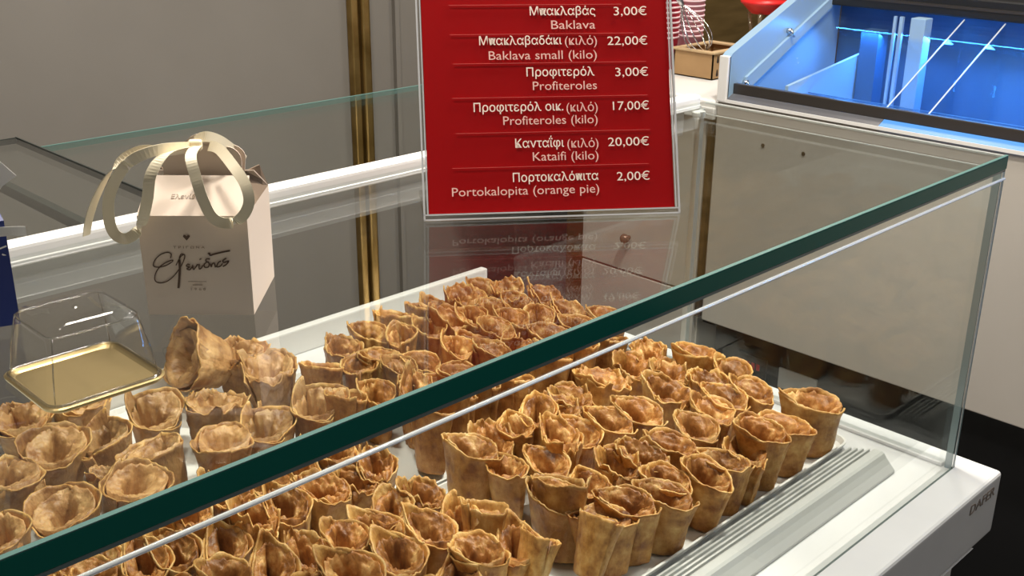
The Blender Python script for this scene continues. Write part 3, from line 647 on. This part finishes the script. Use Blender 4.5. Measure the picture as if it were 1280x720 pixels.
fbox('lower_bar', (.660, Y0, .318), (.674, .862, .341), M_blackbar, .002)
bm = bmesh.new(); prism(bm, [(.640,.318),(.640,.400),(.650,.408),(1.09,.585),(1.09,.05),(.66,.05)], 1, .862, .884); ep = fp(link('end_frame', bm, M_fridge, fz))
bm = bmesh.new()
prism(bm, [(.70,.317),(.70,.350),(1.06,.512),(1.06,.485)], 1, .855, .8622)
link('inner_rail', bm, M_fridge, ep)
for x, z in ((.862,.437),(.700,.338)):
    bm = bmesh.new(); tube(bm, [(x,.8625,z),(x,.852,z)], .006, 14); tube(bm, [(x,.853,z+.004),(x+.003,.846,z-.014)], .0028, 8); link('latch_screw', bm, M_chrome, ep, True)
bm = bmesh.new(); prism(bm, [(.676,.300),(.676,.306),(1.058,.491),(1.058,.485)], 1, Y0, .854); fp(link('slanted_glass', bm, M_fglass, fz))
fbox('top_bar', (1.035, Y0, .482), (1.115, .860, .525), M_black, .004)
fbox('top_bar_trim', (1.0335, Y0, .500), (1.0352, .860, .507), M_blackbar)
fbox('inner_floor', (.665, Y0, .10), (1.10, .862, .12), M_fridge)
fbox('inner_front', (.665, Y0, .12), (.675, .862, .300), M_fridge)
fbox('inner_back', (1.095, Y0, .12), (1.112, .862, .50), M_fridged)
bm = bmesh.new(); prism(bm, [(.70,.12),(.70,.345),(1.020,.385),(1.035,.12)], 1, .748, .756); fp(link('inner_screen', bm, M_fridge, fz))
fbox('dark_divider', (.985, .700, .12), (1.03, .744, .44), M_fridged)
bm = bmesh.new(); box(bm, (.95,.578,.12),(.985,.612,.482),0,.002); box(bm, (.95,.630,.12),(.958,.638,.482)); box(bm, (.95,.646,.12),(.956,.652,.482)); fp(link('divider_post', bm, M_fridge, fz))
fbox('glass_shelf', (.70, Y0, .318), (.78, .745, .322), M_fglass)
bm = bmesh.new(); box(bm, (.779, Y0, .3175), (.7815, .745, .3225)); fp(link('shelf_edge', bm, M_fridged, fz))
bm = bmesh.new()
for y in (.53, .44): prism(bm, [(.70,.14),(.70,.312),(1.04,.478),(1.04,.14)], 1, y, y+.005)
fp(link('glass_divider', bm, M_fglass, fz))
bm = bmesh.new()
for y in (.53, .44): tube(bm, [(.70,y+.0025,.14),(.70,y+.0025,.312),(1.04,y+.0025,.478)], .0017, 6)
fp(link('divider_edge', bm, M_clearedge, fz))
fbox('end_cap_stub', (.634, .862, .302), (.645, .886, .402), M_white, .002)
fbox('plinth', (.705, Y0, -.85), (1.10, Y1, -.225), M_black)
fbox('underside', (.645, Y0, -.232), (1.10, Y1, -.2255), M_black)
bm = bmesh.new(); box(bm, (.700,.735,-.355),(.7055,.815,-.302),0,.002); td = fp(link('temperature_display', bm, M_blackbar, fz))
bm = bmesh.new()
for k in range(3): box(bm, (.6992,.752+k*.014,-.336),(.7002,.761+k*.014,-.320))
link('red_digits', bm, M_ledred, td)
fbox('grey_notice', (.700, .600, -.358), (.7055, .700, -.308), mat('grey_card', (.60,.59,.57), .5), .001)
bm = bmesh.new()
for y in (.66, .76): tube(bm, [(.6395,y,.222-(.66-y)*0),(.6385,y,.222)], .0045, 12)
fp(link('screw_cap', bm, M_brassd, fz))

# ---------------------------------------------------------------- staff cabinet with worktop
cb = thing('staff_cabinet', 'grey beige cabinet with white worktop standing behind the red sign', 'cabinet', (.65,1.08,-.85))
def kp(o): o.location = (-.65,-1.08,.85); return o
def kbox(name, lo, hi, m, bev=0.0): return kp(boxo(name, lo, hi, m, cb, bev))
kbox('carcass', (.660,.912,-.85), (1.04,1.278,.262), M_panel)
dr = kbox('drawer', (.645,.916,-.166), (.662,1.277,.255), M_panel, .002)
dd = kbox('door', (.645,.916,-.80), (.662,1.277,-.171), M_panel, .002)
bm = bmesh.new(); r_ = lathe(bm, [(.0001,0),(.005,.0),(.0045,.008),(.010,.012),(.0125,.018),(.010,.025),(.005,.028),(.0001,.0285)], 24)
kb = link('knob', bm, mat('bronze_knob', (.20,.12,.09), .25, .5), dr, True); kb.rotation_euler = (0, R(-90), 0); kb.location = (.645, 1.123, -.076)
kbox('seam_strip', (.646,.9005,-.225), (.660,.9115,.262), M_brassd)
bm = bmesh.new(); box(bm, (.640,.8885,.262),(1.045,1.60,.300),0,.008,3); kp(link('worktop', bm, M_white, cb))
kbox('worktop_lip', (.630,.8885,.258), (.642,1.60,.284), M_white, .003)

# brown box on the worktop
cx, cy = .840, 1.047
bx = thing('cardboard_box', 'small brown open cardboard box with dark slots on the white worktop', 'box', (cx, cy, .3))
bm = bmesh.new(); L_, Wd_, Hh = .16, .118, .062
for lo, hi in (((0,0,0),(.003,Wd_,Hh)),((L_-.003,0,0),(L_,Wd_,Hh)),((0,0,0),(L_,.003,Hh)),((0,Wd_-.003,0),(L_,Wd_,Hh)),((0,0,0),(L_,Wd_,.003))): box(bm, lo, hi)
link('carton', bm, M_card, bx)
bm = bmesh.new()
for lo, hi in (((-.006,-.006,Hh+.001),(L_+.004,.014,Hh+.006)),((-.006,Wd_-.012,Hh+.001),(L_+.004,Wd_+.006,Hh+.006)),((-.006,.014,Hh+.001),(.012,Wd_-.012,Hh+.006)),((L_-.02,.014,Hh+.001),(L_+.004,Wd_-.012,Hh+.006))): box(bm, lo, hi, 0, .001, 1)
link('rim', bm, M_cardd, bx)
bm = bmesh.new()
for z in (.012,.044):
    prism(bm, [(.020+.0045*math.cos(R(a)), z+.0045*math.sin(R(a))) for a in range(150,391,20)]+[(.0215,z+.012),(.0185,z+.012)], 1, -.0006, .0005)
link('keyhole_slot', bm, M_hole, bx)

# whisk leaning in the box
wk = thing('whisk', 'steel wire balloon whisk leaning in the brown box', 'whisk', (.862,1.085,.362))
ax = Vector((-.10,.55,.83)).normalized(); s1 = ax.orthogonal().normalized(); s2 = ax.cross(s1)
for k in range(6):
    a = math.pi*k/6; d = s1*math.cos(a)+s2*math.sin(a); pts = []
    for j in range(25):
        t = math.pi*j/24; rr = .034*math.sin(t)**.8*(1 if True else 0); h_ = .13*(1-abs(math.cos(t/1)))**.9
        sg_ = -1 if j < 12 else 1
        f = abs(j-12)/12; pts.append(ax*(.0+.135*f**1.0)*1 + d*sg_*.034*math.sin(math.pi*min(1,f**.62)) if f > 0 else Vector((0,0,0)))
    bm = bmesh.new(); tube(bm, pts, .0011, 6); link('wire_loop', bm, M_chrome, wk, True)
bm = bmesh.new(); tube(bm, [ax*.13, ax*.15, ax*.26], [.006,.008,.009], 14); link('handle', bm, M_steel, wk, True)

# paper cups stacked behind the box
def cup_mesh(mb, mr):
    bm = bmesh.new(); lathe(bm, [(.0001,.004),(.024,.004),(.033,.080),(.0345,.083),(.0355,.0805),(.0345,.078),(.0338,.078),(.0250,.0),(.0001,.0)], 32)
    for f in bm.faces:
        if f.calc_center_median().z > .0772: f.material_index = 1
    me = bpy.data.meshes.new('paper_cup'); bmesh.ops.recalc_face_normals(bm, faces=bm.faces); bm.to_mesh(me); bm.free()
    me.materials.append(mb); me.materials.append(mr)
    for p in me.polygons: p.use_smooth = True
    return me
WH = ['lowest','second from the bottom','third from the bottom','fourth from the bottom','fifth from the bottom','sixth from the bottom','seventh from the bottom','eighth from the bottom','ninth from the bottom','tenth from the bottom','topmost']
for nm, me, px_, py_ in (('pink paper cup', cup_mesh(M_cuppink, M_cupw), .968, 1.215), ('red paper cup', cup_mesh(M_cupred, M_cupw), .895, 1.238)):
    for k in range(11):
        o = bpy.data.objects.new('paper_cup', me); COL.objects.link(o); o.location = (px_, py_, .3002+k*.0125)
        tag(o, f'{nm}, {WH[k]} in its stack behind the cardboard box', 'cup', f'{nm}s stacked behind the box')

# red lidded stand with clear legs
rs = thing('cone_stand', 'red topped stand with clear legs behind the cardboard box on the worktop', 'stand', (1.0,1.02,.3))
bm = bmesh.new(); lathe(bm, [(.0001,.150),(.030,.150),(.052,.172),(.058,.176),(.058,.182),(.0001,.182)], 36); link('red_top', bm, M_redlid, rs, True)
for a in (20,110,200,290):
    bm = bmesh.new(); tube(bm, [(.030*math.cos(R(a)),.030*math.sin(R(a)),.004),(.024*math.cos(R(a)),.024*math.sin(R(a)),.09),(.036*math.cos(R(a)),.036*math.sin(R(a)),.152)], [.006,.004,.005], 10); link('leg', bm, M_clearleg, rs, True)
bm = bmesh.new(); lathe(bm, [(.0001,0),(.034,0),(.034,.004),(.0001,.004)], 32); link('base', bm, M_clearleg, rs)
